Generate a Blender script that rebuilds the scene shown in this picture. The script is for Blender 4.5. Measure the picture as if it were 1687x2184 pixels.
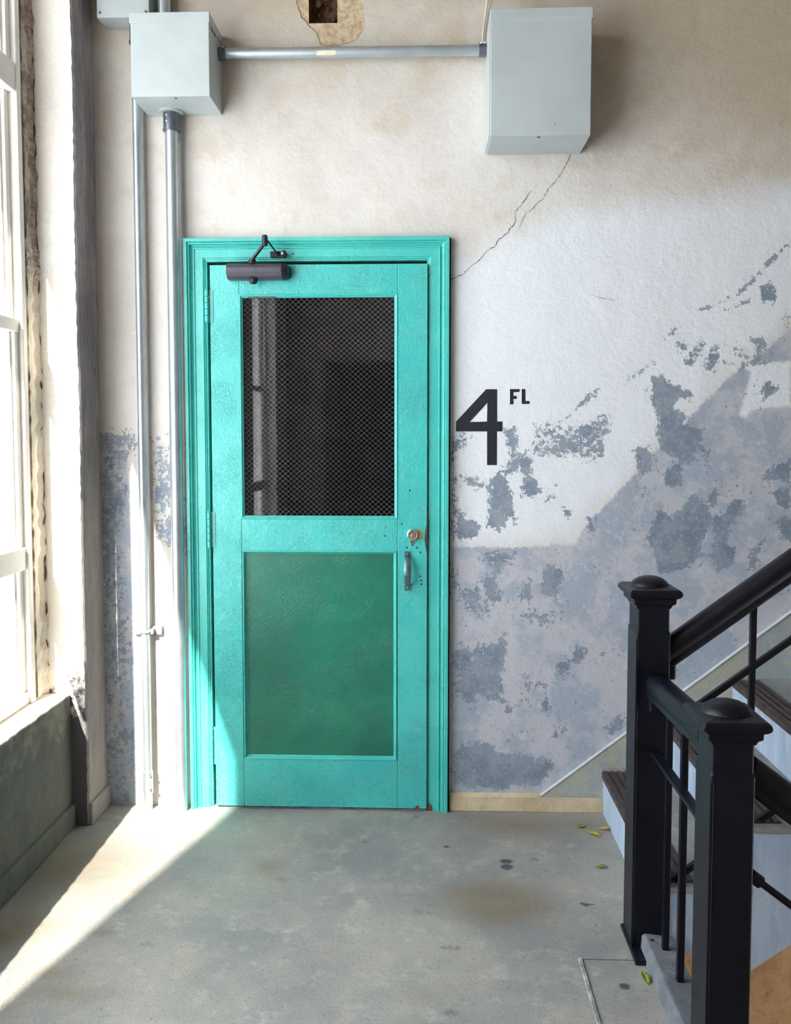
import bpy, bmesh, math, random
import numpy as np
from mathutils import Vector, Matrix

random.seed(7)
rng = np.random.default_rng(7)
sc = bpy.context.scene
for o in list(bpy.data.objects):
    bpy.data.objects.remove(o)
COL = sc.collection

# ------------------------------------------------------------------ camera, light, exposure
FPX, PSI, TH = 1900.0, math.radians(2.06), math.radians(3.5)
CAMZ = 1.507
cd = bpy.data.cameras.new('camera')
cam = bpy.data.objects.new('camera', cd)
COL.objects.link(cam)
cam.location = (0, 0, CAMZ)
cam.rotation_euler = (math.pi / 2 - TH, 0, PSI)
cd.sensor_fit = 'AUTO'
cd.sensor_width = 36.0
cd.lens = FPX / 2184 * 36.0
cd.shift_y = -51.0 / 2184
cd.clip_start = 0.02
sc.camera = cam

w = bpy.data.worlds.new('sky')
sc.world = w
w.use_nodes = True
bg = w.node_tree.nodes['Background']
bg.inputs[0].default_value = (0.93, 0.965, 1.0, 1)
bg.inputs[1].default_value = 4.2

sd_ = bpy.data.lights.new('sun', 'SUN')
sun = bpy.data.objects.new('sun', sd_)
COL.objects.link(sun)
SUND = Vector((0.341, 1.263, -1.0)).normalized()
sun.rotation_euler = SUND.to_track_quat('-Z', 'Y').to_euler()
sun.location = (-4, -6, 6)
sd_.energy = 13.0
sd_.angle = math.radians(0.6)
sd_.color = (1.0, 0.92, 0.78)

vs = sc.view_settings
vs.view_transform = 'Standard'
vs.look = 'None'
vs.gamma = 1.0
vs.exposure = 0.90
vs.use_curve_mapping = False
sc.cycles.max_bounces = 8
sc.cycles.diffuse_bounces = 4
sc.cycles.use_adaptive_sampling = True
sc.cycles.adaptive_threshold = 0.04
sc.cycles.transparent_max_bounces = 16

# ------------------------------------------------------------------ helpers
def s2l(c):
    c = c / 255.0
    return c / 12.92 if c <= 0.04045 else ((c + 0.055) / 1.055) ** 2.4

def rgb(r, g, b):
    return (s2l(r), s2l(g), s2l(b), 1.0)

WL = {}            # world location of each object built

def tag(o, label=None, cat=None, group=None, kind=None):
    if label: o['label'] = label
    if cat: o['category'] = cat
    if group: o['group'] = group
    if kind: o['kind'] = kind
    return o

def thing(name, loc, label=None, cat=None, group=None, kind=None):
    o = bpy.data.objects.new(name, None)
    o.empty_display_size = 0.05
    COL.objects.link(o)
    o.location = loc
    WL[o] = Vector(loc)
    return tag(o, label, cat, group, kind)

class MB:
    def __init__(s):
        s.v = []; s.f = []
    def add(s, v, f):
        n = len(s.v)
        s.v += [tuple(p) for p in v]
        s.f += [tuple(i + n for i in q) for q in f]
        return s
    def box(s, x0, x1, y0, y1, z0, z1):
        v = [(x0,y0,z0),(x1,y0,z0),(x1,y1,z0),(x0,y1,z0),(x0,y0,z1),(x1,y0,z1),(x1,y1,z1),(x0,y1,z1)]
        return s.add(v, [(3,2,1,0),(4,5,6,7),(0,1,5,4),(1,2,6,5),(2,3,7,6),(3,0,4,7)])
    def loft(s, rings, cap=True, close=True):
        n = len(rings[0]); v = [p for r in rings for p in r]; f = []
        for i in range(len(rings) - 1):
            for j in range(n if close else n - 1):
                k = (j + 1) % n
                f.append((i*n+j, i*n+k, (i+1)*n+k, (i+1)*n+j))
        if cap:
            f.append(tuple(reversed(range(n))))
            f.append(tuple((len(rings)-1)*n + j for j in range(n)))
        return s.add(v, f)
    def prism(s, poly, a, b, plane='xz'):
        def m(p, t):
            if plane == 'xz': return (p[0], t, p[1])
            if plane == 'yz': return (t, p[0], p[1])
            return (p[0], p[1], t)
        return s.loft([[m(p, a) for p in poly], [m(p, b) for p in poly]])
    def tube(s, pts, r, seg=12, radii=None):
        pts = [Vector(p) for p in pts]; rings = []
        up = Vector((0, 0, 1))
        d0 = (pts[1] - pts[0]).normalized()
        if abs(d0.dot(up)) > 0.95: up = Vector((0, 1, 0))
        side = d0.cross(up).normalized()
        for i, p in enumerate(pts):
            d = (pts[min(i+1, len(pts)-1)] - pts[max(i-1, 0)]).normalized()
            side = (side - d * side.dot(d)).normalized()
            nb = d.cross(side)
            rr = radii[i] if radii else r
            rings.append([p + side*math.cos(2*math.pi*k/seg)*rr + nb*math.sin(2*math.pi*k/seg)*rr for k in range(seg)])
        return s.loft(rings)
    def lathe(s, prof, c, axis=(0,0,1), seg=24):
        a = Vector(axis).normalized(); c = Vector(c)
        t = Vector((1,0,0)) if abs(a.x) < 0.9 else Vector((0,1,0))
        u = a.cross(t).normalized(); w_ = a.cross(u)
        rings = [[c + a*h + (u*math.cos(2*math.pi*k/seg) + w_*math.sin(2*math.pi*k/seg))*r for k in range(seg)] for r, h in prof]
        return s.loft(rings)
    def sweep(s, prof, p0, p1, up=(0,0,1)):
        p0 = Vector(p0); p1 = Vector(p1); d = (p1-p0).normalized()
        side = d.cross(Vector(up)).normalized(); u = side.cross(d)
        return s.loft([[p + side*a + u*b for a, b in prof] for p in (p0, p1)])
    def squareloft(s, prof, cx, cy):
        rings = [[(cx-hx, cy-hy, z), (cx+hx, cy-hy, z), (cx+hx, cy+hy, z), (cx-hx, cy+hy, z)] for hx, hy, z in prof]
        return s.loft(rings)

def obj(name, mb, mat, parent=None, bevel=0.0, smooth=False, seg=2, **t):
    V = np.array(mb.v, float)
    if parent is not None:
        org = WL[parent]
    else:
        org = Vector(((V[:,0].min()+V[:,0].max())/2, (V[:,1].min()+V[:,1].max())/2, V[:,2].min()))
    me = bpy.data.meshes.new(name)
    me.from_pydata([tuple(Vector(p) - org) for p in mb.v], [], mb.f)
    bm = bmesh.new(); bm.from_mesh(me)
    bmesh.ops.recalc_face_normals(bm, faces=bm.faces)
    bm.to_mesh(me); bm.free()
    o = bpy.data.objects.new(name, me)
    COL.objects.link(o)
    me.materials.append(mat)
    if parent is not None:
        o.parent = parent
    else:
        o.location = org
    WL[o] = Vector(org)
    if smooth:
        me.shade_smooth()
        me.set_sharp_from_angle(angle=math.radians(38))
    if bevel:
        b = o.modifiers.new('bevel', 'BEVEL'); b.width = bevel; b.segments = seg; b.limit_method = 'ANGLE'
        b.harden_normals = False
    return tag(o, **t)

# photo pixel <-> the back wall and the floor (used only to lay paint wear, stains and some painted shade onto those surfaces)
_r = np.array([math.cos(PSI), math.sin(PSI), 0.0])
_f = np.array([-math.sin(PSI)*math.cos(TH), math.cos(PSI)*math.cos(TH), -math.sin(TH)])
_u = np.cross(_r, _f)
def ray(x, y): return _f + _r*(x-843.5)/FPX - _u*(y-1041.0)/FPX
def onwall(x, y, Y=3.5):
    d = ray(x, y); k = Y/d[1]; return (d[0]*k, CAMZ + d[2]*k)
def onfloor(x, y):
    d = ray(x, y); k = -CAMZ/d[2]; return (d[0]*k, d[1]*k)

# ------------------------------------------------------------------ materials
class NT:
    def __init__(s, name):
        s.m = bpy.data.materials.new(name); s.m.use_nodes = True
        s.t = s.m.node_tree; s.n = s.t.nodes; s.n.clear()
        s.out = s.n.new('ShaderNodeOutputMaterial')
        s.bsdf = s.n.new('ShaderNodeBsdfPrincipled')
        s.t.links.new(s.bsdf.outputs[0], s.out.inputs[0])
        s.co = s.n.new('ShaderNodeTexCoord')
        s.geo = s.n.new('ShaderNodeNewGeometry')
        s.pos = s.geo.outputs['Position']
    def L(s, a, b): s.t.links.new(a, b)
    def noise(s, scale, detail=4, rough=0.55, vec=None, out='Fac', dist=0.0):
        n = s.n.new('ShaderNodeTexNoise'); n.inputs['Scale'].default_value = scale
        n.inputs['Detail'].default_value = min(detail, 4.0); n.inputs['Roughness'].default_value = rough
        n.inputs['Distortion'].default_value = dist
        s.L(vec if vec is not None else s.pos, n.inputs['Vector'])
        return n.outputs[out]
    def voro(s, scale, feature='DISTANCE_TO_EDGE', vec=None):
        n = s.n.new('ShaderNodeTexVoronoi'); n.feature = feature; n.inputs['Scale'].default_value = scale
        s.L(vec if vec is not None else s.pos, n.inputs['Vector'])
        return n.outputs['Distance']
    def scalevec(s, sx, sy, sz):
        n = s.n.new('ShaderNodeMapping'); n.inputs['Scale'].default_value = (sx, sy, sz)
        s.L(s.pos, n.inputs['Vector']); return n.outputs[0]
    def attr(s, name):
        n = s.n.new('ShaderNodeAttribute'); n.attribute_name = name; return n.outputs['Fac']
    def math(s, op, a, b=None, clamp=False):
        n = s.n.new('ShaderNodeMath'); n.operation = op; n.use_clamp = clamp
        for i, q in enumerate((a, b)):
            if q is None: continue
            if isinstance(q, (int, float)): n.inputs[i].default_value = q
            else: s.L(q, n.inputs[i])
        return n.outputs[0]
    def ramp(s, x, a, b, lo=0.0, hi=1.0):
        n = s.n.new('ShaderNodeMapRange'); n.interpolation_type = 'SMOOTHSTEP'
        n.inputs['From Min'].default_value = a; n.inputs['From Max'].default_value = b
        n.inputs['To Min'].default_value = lo; n.inputs['To Max'].default_value = hi
        s.L(x, n.inputs['Value']); return n.outputs[0]
    def mix(s, fac, a, b, mode='MIX'):
        n = s.n.new('ShaderNodeMix'); n.data_type = 'RGBA'; n.blend_type = mode
        for i, q in ((0, fac), (6, a), (7, b)):
            if isinstance(q, (int, float)): n.inputs[i].default_value = q
            elif isinstance(q, tuple): n.inputs[i].default_value = q
            else: s.L(q, n.inputs[i])
        return n.outputs[2]
    def bump(s, h, dist=0.002, strength=0.5, prev=None):
        n = s.n.new('ShaderNodeBump'); n.inputs['Distance'].default_value = dist
        n.inputs['Strength'].default_value = strength
        s.L(h, n.inputs['Height'])
        if prev is not None: s.L(prev, n.inputs['Normal'])
        return n.outputs[0]
    def finish(s, col=None, rough=0.6, metal=0.0, normal=None, spec=0.5):
        for k, q in (('Base Color', col), ('Roughness', rough), ('Metallic', metal), ('Normal', normal), ('Specular IOR Level', spec)):
            if q is None: continue
            if isinstance(q, (int, float, tuple)): s.bsdf.inputs[k].default_value = q
            else: s.L(q, s.bsdf.inputs[k])
        return s.m

def mat_wall(name, with_attr=True):
    t = NT(name)
    big = t.noise(1.6, 4, 0.6); mid = t.noise(7, 6, 0.65); fine = t.noise(55, 5, 0.7); vf = t.noise(220, 3, 0.6)
    col = t.mix(t.ramp(big, 0.35, 0.68), rgb(214, 209, 204), rgb(196, 190, 183))
    col = t.mix(t.ramp(mid, 0.52, 0.72, 0, 0.5), col, rgb(200, 190, 176))
    col = t.mix(t.ramp(t.noise(14, 6, 0.7), 0.60, 0.74, 0, 0.35), col, rgb(238, 236, 232))
    if with_attr:
        tan = t.math('ADD', t.attr('tan'), t.math('MULTIPLY', t.math('SUBTRACT', mid, 0.5), 1.3))
        col = t.mix(t.ramp(tan, 0.1, 1.0, 0, 0.85), col, rgb(186, 172, 150))
        wh = t.math('ADD', t.attr('white'), t.math('MULTIPLY', t.math('SUBTRACT', mid, 0.5), 0.8))
        col = t.mix(t.ramp(wh, -0.35, 0.5, 0, 0.9), col, rgb(226, 231, 238))
        lo = t.math('ADD', t.attr('lower'), t.math('MULTIPLY', t.math('SUBTRACT', fine, 0.5), 0.9))
        lof = t.ramp(lo, -0.12, 0.14)
        lc = t.mix(t.ramp(t.noise(7, 6, 0.66), 0.42, 0.58), rgb(186, 186, 194), rgb(161, 170, 184))
        lc = t.mix(t.ramp(t.noise(22, 6, 0.7), 0.54, 0.66, 0, 0.55), lc, rgb(198, 200, 206))
        col = t.mix(lof, col, lc)
        n2 = t.math('ADD', t.math('MULTIPLY', t.math('SUBTRACT', t.noise(48, 8, 0.78), 0.5), 5.0),
                    t.math('MULTIPLY', t.math('SUBTRACT', t.noise(13, 3, 0.6), 0.5), 2.2))
        pe = t.math('ADD', t.attr('peel'), n2)
        pef = t.ramp(pe, 0.02, 0.2)
        pc = t.mix(t.ramp(t.noise(12, 5, 0.65), 0.38, 0.62), rgb(112, 127, 146), rgb(138, 148, 160))
        pc = t.mix(t.ramp(t.noise(95, 6, 0.75), 0.56, 0.66, 0, 0.6), pc, rgb(186, 190, 196))
        pc = t.mix(t.ramp(t.noise(60, 6, 0.75), 0.58, 0.66, 0, 0.5), pc, rgb(88, 102, 112))
        col = t.mix(t.math('MULTIPLY', pef, 0.92), col, pc)
        ba = t.math('ADD', t.attr('bare'), t.math('MULTIPLY', t.math('SUBTRACT', t.noise(26, 6, 0.7), 0.5), 1.1))
        baf = t.ramp(ba, -0.05, 0.08)
        bc = t.mix(t.ramp(t.noise(40, 6, 0.7), 0.35, 0.65), rgb(170, 146, 116), rgb(206, 188, 160))
        col = t.mix(baf, col, bc)
    col = t.mix(t.ramp(vf, 0.56, 0.70, 0, 0.28), col, rgb(140, 136, 134))
    col = t.mix(t.ramp(t.noise(120, 4, 0.7), 0.58, 0.70, 0, 0.35), col, rgb(244, 243, 240))
    col = t.mix(t.ramp(t.noise(80, 6, 0.75), 0.66, 0.72, 0, 0.5), col, rgb(120, 116, 112))
    n = t.bump(mid, 0.02, 0.35)
    n = t.bump(fine, 0.004, 0.5, n)
    if with_attr:
        n = t.bump(t.math('SUBTRACT', 1.0, pef), 0.0015, 0.6, n)
        n = t.bump(t.math('SUBTRACT', 1.0, baf), 0.006, 0.9, n)
    return t.finish(col, 0.78, 0, n, 0.25)

def mat_rough(name, c1, c2, c3=None, scale=6.0, streak=False, rough=0.85, bump=0.004, bandz=None, cd=None, dk=6.0, fc=0.35, dm=0.75):
    t = NT(name)
    vec = t.scalevec(1, 1, 0.22) if streak else None
    a = t.noise(scale, 6, 0.68, vec); b = t.noise(scale*5, 6, 0.7, vec); c = t.noise(scale*22, 4, 0.7)
    col = t.mix(t.ramp(a, 0.36, 0.64), c1, c2)
    col = t.mix(t.ramp(b, 0.5, 0.7, 0, 0.6), col, c3 or c2)
    if bandz is not None:
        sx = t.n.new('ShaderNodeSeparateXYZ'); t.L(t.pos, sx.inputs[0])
        h = t.math('ADD', t.math('MULTIPLY', t.math('SUBTRACT', bandz, sx.outputs[2]), dk), t.math('MULTIPLY', t.math('SUBTRACT', b, 0.5), 1.6))
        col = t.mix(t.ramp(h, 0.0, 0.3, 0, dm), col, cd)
    col = t.mix(t.ramp(c, 0.56, 0.72, 0, fc), col, (0.05, 0.05, 0.05, 1))
    col = t.mix(t.ramp(t.noise(scale*40, 3, 0.6), 0.58, 0.70, 0, 0.25), col, (0.8, 0.79, 0.77, 1))
    n = t.bump(a, bump*4, 0.5); n = t.bump(b, bump, 0.7, n); n = t.bump(c, bump*0.3, 0.6, n)
    return t.finish(col, rough, 0, n, 0.25)

def mat_paint(name, c, c2, chip=rgb(92, 66, 50), rough=0.28, crackle=1.0, chips=0.70, streak=0.0):
    t = NT(name)
    a = t.noise(3.0, 4, 0.6); b = t.noise(38, 6, 0.65, dist=1.2); d = t.noise(95, 4, 0.6)
    vv = t.n.new('ShaderNodeVectorMath'); vv.operation = 'ADD'
    nz = t.noise(30, 3, 0.6, out='Color'); mu = t.n.new('ShaderNodeVectorMath'); mu.operation = 'SCALE'
    mu.inputs['Scale'].default_value = 0.018; t.L(nz, mu.inputs[0]); t.L(t.pos, vv.inputs[0]); t.L(mu.outputs[0], vv.inputs[1])
    v = t.voro(95, vec=vv.outputs[0])
    col = t.mix(t.ramp(a, 0.3, 0.7), c, c2)
    crk = t.math('MULTIPLY', t.ramp(v, 0.0, 0.08, 1, 0), t.ramp(t.noise(5.5, 3), 0.45, 0.62))
    col = t.mix(t.math('MULTIPLY', crk, 0.30*crackle), col, rgb(28, 92, 84))
    col = t.mix(t.ramp(d, 0.56, 0.70, 0, 0.30*crackle), col, tuple(q*.65+.35*.8 for q in c[:3])+(1,))
    col = t.mix(t.ramp(b, 0.56, 0.70, 0, 0.28*crackle), col, rgb(34, 130, 122))
    col = t.mix(t.ramp(t.noise(17, 7, 0.75), chips, chips+0.02), col, chip)
    h = t.math('SUBTRACT', b, t.math('MULTIPLY', crk, 0.6))
    n = t.bump(h, 0.0035*crackle, 0.5); n = t.bump(d, 0.0008, 0.5, n)
    return t.finish(col, t.ramp(a, 0.3, 0.7, rough-0.06, rough+0.08), 0, n, 0.7)

def mat_plain(name, c, rough=0.5, metal=0.0, var=0.12, scale=12, bump=0.0006, spec=0.5):
    t = NT(name)
    a = t.noise(scale, 5, 0.65); b = t.noise(scale*9, 4, 0.65)
    dk = tuple(x*(1-var*2.2) for x in c[:3]) + (1,)
    col = t.mix(t.ramp(a, 0.35, 0.7), c, dk)
    n = t.bump(b, bump, 0.5)
    return t.finish(col, rough, metal, n, spec)

def mat_floor():
    t = NT('concrete_floor')
    a = t.noise(2.2, 5, 0.62); b = t.noise(11, 6, 0.7); c = t.noise(70, 5, 0.7); d = t.noise(240, 3, 0.6)
    col = t.mix(t.ramp(a, 0.34, 0.66), rgb(158, 155, 149), rgb(131, 133, 134))
    col = t.mix(t.ramp(b, 0.5, 0.72, 0, 0.55), col, rgb(184, 180, 172))
    col = t.mix(t.ramp(t.noise(5.5, 5, 0.65), 0.56, 0.74, 0, 0.5), col, rgb(140, 130, 112))
    st = t.math('ADD', t.attr('stain'), t.math('ADD', t.math('MULTIPLY', t.math('SUBTRACT', c, 0.5), 0.7), t.math('MULTIPLY', t.math('SUBTRACT', b, 0.5), 0.5)))
    warm = t.math('ADD', t.attr('warm'), t.math('MULTIPLY', t.math('SUBTRACT', b, 0.5), 0.5))
    col = t.mix(t.ramp(warm, 0.05, 0.9, 0, 0.75), col, rgb(118, 104, 84))
    col = t.mix(t.ramp(d, 0.54, 0.66, 0, 0.6), col, rgb(84, 85, 88))
    col = t.mix(t.ramp(c, 0.55, 0.68, 0, 0.5), col, rgb(104, 105, 108))
    col = t.mix(t.ramp(d, 0.36, 0.30, 0, 0.4), col, rgb(205, 204, 200))
    col = t.mix(t.ramp(st, 0.16, 0.85, 0, 0.85), col, rgb(52, 54, 60))
    n = t.bump(b, 0.006, 0.25); n = t.bump(c, 0.0016, 0.5, n)
    return t.finish(col, 0.62, 0, n, 0.35)

def mat_glass(name, tint=(1, 1, 1, 1), ior=1.5, graze=0.6):
    m = bpy.data.materials.new(name); m.use_nodes = True
    n = m.node_tree.nodes; n.clear(); L = m.node_tree.links.new
    out = n.new('ShaderNodeOutputMaterial'); mx = n.new('ShaderNodeMixShader')
    tr = n.new('ShaderNodeBsdfTransparent'); tr.inputs[0].default_value = tint
    gl = n.new('ShaderNodeBsdfGlossy'); gl.inputs['Roughness'].default_value = 0.015
    lw_ = n.new('ShaderNodeLayerWeight'); lw_.inputs[0].default_value = 0.5      # facing: 0 head-on, 1 grazing (Schlick)
    pw = n.new('ShaderNodeMath'); pw.operation = 'POWER'; pw.inputs[1].default_value = 5.0
    ma = n.new('ShaderNodeMath'); ma.operation = 'MULTIPLY_ADD'; ma.inputs[1].default_value = graze; ma.inputs[2].default_value = ((ior-1)/(ior+1))**2
    L(lw_.outputs['Facing'], pw.inputs[0]); L(pw.outputs[0], ma.inputs[0])
    gl.inputs[0].default_value = (0.95, 0.97, 1, 1)
    L(ma.outputs[0], mx.inputs[0]); L(tr.outputs[0], mx.inputs[1]); L(gl.outputs[0], mx.inputs[2]); L(mx.outputs[0], out.inputs[0])
    return m

M = {}
M['wall'] = mat_wall('peeling_plaster')
M['wall_plain'] = mat_wall('old_plaster', False)
M['lowbounce'] = mat_rough('low_bounce_plaster', rgb(150, 138, 124), rgb(128, 116, 104), None, 3)  # dark tone for unseen walls and ceiling, chosen to cut bounced light
M['floor'] = mat_floor()
M['pier'] = mat_rough('grey_pier_plaster', rgb(168, 160, 160), rgb(130, 125, 130), rgb(100, 95, 102), 8, True, bandz=1.53, cd=rgb(138, 134, 130), dm=.55)  # dirty side plaster, greyed further to carry its shade
M['pier_white'] = mat_rough('white_pier_plaster', rgb(242, 239, 233), rgb(234, 228, 218), rgb(222, 222, 226), 5, False, bump=0.003, bandz=.57, cd=rgb(66, 68, 80), dk=2.6, dm=0.92)  # lower band is blue-grey paint, darkened to stand for the sill's shadow
M['parapet'] = mat_rough('dark_parapet_cement', rgb(140, 136, 124), rgb(96, 96, 94), rgb(126, 108, 96), 7, False, bandz=.40, cd=rgb(90, 92, 90), dk=9.0)
M['sill'] = mat_rough('sill_cement', rgb(236, 230, 220), rgb(220, 212, 200), None, 5)
M['ret'] = mat_rough('broken_return_plaster', rgb(198, 186, 172), rgb(140, 124, 114), rgb(228, 220, 208), 14, False, bump=.006, bandz=2.2, cd=rgb(240, 232, 218), dk=2.0, dm=0.88)  # lower part whitened as painted sunlight, upper part left in overhang shade
M['tanbase'] = mat_rough('tan_cement', rgb(206, 190, 160), rgb(186, 166, 134), rgb(168, 160, 140), 5)
M['skirt'] = mat_rough('skirt_cement', rgb(174, 172, 156), rgb(150, 158, 158), rgb(190, 172, 140), 4)
M['skirtedge'] = mat_rough('skirt_edge_white', rgb(206, 210, 216), rgb(190, 194, 200), None, 8)
M['step'] = mat_rough('step_cement', rgb(150, 152, 150), rgb(128, 130, 130), rgb(168, 164, 154), 5)
M['riser'] = mat_rough('riser_blue_white', rgb(178, 194, 214), rgb(154, 172, 198), rgb(196, 202, 208), 6, True)
M['lower'] = mat_rough('ochre_lower_wall', rgb(190, 158, 118), rgb(168, 134, 94), rgb(122, 96, 66), 5)
M['tread'] = mat_plain('tread_iron', rgb(86, 74, 74), 0.5, 0.3, 0.25, 20)
M['teal'] = mat_paint('turquoise_paint', rgb(76, 193, 186), rgb(54, 176, 173))
M['tealframe'] = mat_paint('turquoise_casing_paint', rgb(78, 196, 186), rgb(60, 180, 174), crackle=0.5, chips=0.71)
M['green'] = mat_paint('green_panel_paint', rgb(32, 124, 100), rgb(18, 98, 80), rough=0.3, crackle=0.35, chips=0.9)
M['dark'] = mat_plain('dark_shadow_gap', rgb(38, 34, 34), 0.9)
M['iron'] = mat_plain('black_painted_iron', rgb(15, 16, 28), 0.40, 0.0, 0.2, 16, 0.0012, 0.3)
M['closer'] = mat_plain('bronze_closer', rgb(84, 78, 90), 0.42, 0.25, 0.1, 30)
M['closerdark'] = mat_plain('dark_closer', rgb(42, 38, 50), 0.4, 0.2, 0.1, 30)
M['pipe'] = mat_plain('galvanised_pipe', rgb(196, 206, 214), 0.34, 0.75, 0.06, 10)
M['fitting'] = mat_plain('zinc_fitting', rgb(120, 126, 136), 0.38, 0.75, 0.12, 20)
M['boxgrey'] = mat_plain('grey_box_enamel', rgb(180, 189, 190), 0.42, 0.0, 0.04, 4, 0.0004)
M['paper'] = mat_plain('old_paper', rgb(226, 216, 192), 0.8)
M['ink'] = mat_plain('black_marking_paint', rgb(30, 32, 46), 0.45, 0.0, 0.15, 40, 0.0012)
M['wood'] = mat_plain('white_window_paint', rgb(242, 238, 232), 0.5, 0.0, 0.04, 8)
M['rubble'] = mat_rough('brown_rubble', rgb(126, 94, 66), rgb(88, 64, 46), rgb(170, 146, 112), 30)
M['crackdark'] = mat_plain('crack_shadow', rgb(84, 80, 76), 0.95)
M['crackbrown'] = mat_rough('crack_brown', rgb(120, 92, 62), rgb(74, 54, 38), rgb(170, 150, 124), 22)
M['chrome'] = mat_plain('bright_lock', rgb(226, 226, 230), 0.2, 0.85, 0.04, 20)
M['brass'] = mat_plain('worn_brass', rgb(206, 170, 112), 0.4, 0.4, 0.15, 40)
M['pull'] = mat_plain('worn_steel_pull', rgb(112, 140, 148), 0.32, 0.6, 0.25, 30)
M['wire'] = mat_plain('glass_wire', rgb(206, 206, 206), 0.45, 0.2)
M['cable'] = mat_plain('cream_cable', rgb(226, 216, 192), 0.6)
M['leafy'] = mat_plain('yellow_leaf', rgb(206, 196, 40), 0.55, 0, 0.25, 60)
M['leafg'] = mat_plain('green_leaf', rgb(134, 150, 44), 0.55, 0, 0.3, 60)
M['leafb'] = mat_plain('dry_leaf', rgb(186, 168, 110), 0.6, 0, 0.25, 60)
M['kerb'] = mat_rough('dark_kerb_cement', rgb(120, 124, 132), rgb(96, 100, 110), None, 8)
M['bead'] = mat_rough('metal_bead', rgb(168, 172, 176), rgb(120, 122, 124), None, 14)
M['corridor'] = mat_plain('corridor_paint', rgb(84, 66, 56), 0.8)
M['glass'] = mat_glass('clear_pane', (0.98, 0.99, 0.99, 1), 1.45, 0.12)
M['wireglass'] = mat_glass('wired_pane', (0.62, 0.62, 0.66, 1), 1.6)

# ------------------------------------------------------------------ large structure
def grid_mesh(name, A, B, keep, place, mat, attrs, kind='structure', label=None, cat=None):
    """sheet over grid lines A x B; keep(a,b) of cell centres; place -> xyz; attrs dict name -> f(a,b)"""
    A = np.asarray(A); B = np.asarray(B)
    aa, bb = np.meshgrid(A, B, indexing='ij'); na, nb = aa.shape
    V = place(aa.ravel(), bb.ravel())
    ca, cb = np.meshgrid((A[1:]+A[:-1])/2, (B[1:]+B[:-1])/2, indexing='ij')
    k = keep(ca, cb).ravel()
    i, j = np.meshgrid(np.arange(na-1), np.arange(nb-1), indexing='ij')
    i = i.ravel()[k]; j = j.ravel()[k]
    F = np.stack([i*nb+j, (i+1)*nb+j, (i+1)*nb+j+1, i*nb+j+1], 1)
    me = bpy.data.meshes.new(name)
    me.vertices.add(len(V)); me.vertices.foreach_set('co', V.astype(np.float32).ravel())
    me.loops.add(F.size); me.loops.foreach_set('vertex_index', F.astype(np.int32).ravel())
    me.polygons.add(len(F)); me.polygons.foreach_set('loop_start', np.arange(0, F.size, 4, dtype=np.int32))
    me.polygons.foreach_set('loop_total', np.full(len(F), 4, np.int32))
    me.update(calc_edges=True); me.validate()
    for n, fn in attrs.items():
        at = me.attributes.new(n, 'FLOAT', 'POINT')
        at.data.foreach_set('value', fn(aa.ravel(), bb.ravel()).astype(np.float32))
    me.materials.append(mat)
    o = bpy.data.objects.new(name, me); COL.objects.link(o); WL[o] = Vector((0, 0, 0))
    return tag(o, label, cat, None, kind)

def poly_sd(px, pz, P):
    """signed distance (inside +) of points to polygon P"""
    P = np.asarray(P); d = np.full(px.shape, 1e9); ins = np.zeros(px.shape, bool)
    for a, b in zip(P, np.roll(P, -1, 0)):
        e = b - a; wx = px-a[0]; wz = pz-a[1]
        t = np.clip((wx*e[0]+wz*e[1])/max(e@e, 1e-12), 0, 1)
        d = np.minimum(d, (wx-e[0]*t)**2 + (wz-e[1]*t)**2)
        c = ((a[1] > pz) != (b[1] > pz))
        ins ^= c & (px < (b[0]-a[0])*(pz-a[1])/((b[1]-a[1]) if b[1] != a[1] else 1e-9)+a[0])
    return np.where(ins, 1, -1)*np.sqrt(d)

def line_d(px, pz, P):
    d = np.full(px.shape, 1e9)
    for a, b in zip(P[:-1], P[1:]):
        a = np.asarray(a); e = np.asarray(b) - a; wx = px-a[0]; wz = pz-a[1]
        t = np.clip((wx*e[0]+wz*e[1])/max(e@e, 1e-12), 0, 1)
        d = np.minimum(d, (wx-e[0]*t)**2 + (wz-e[1]*t)**2)
    return np.sqrt(d)

def zpoly(x0, y0, s, pts):
    return [onwall(x0 + a/s, y0 + b/s) for a, b in pts]

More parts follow.
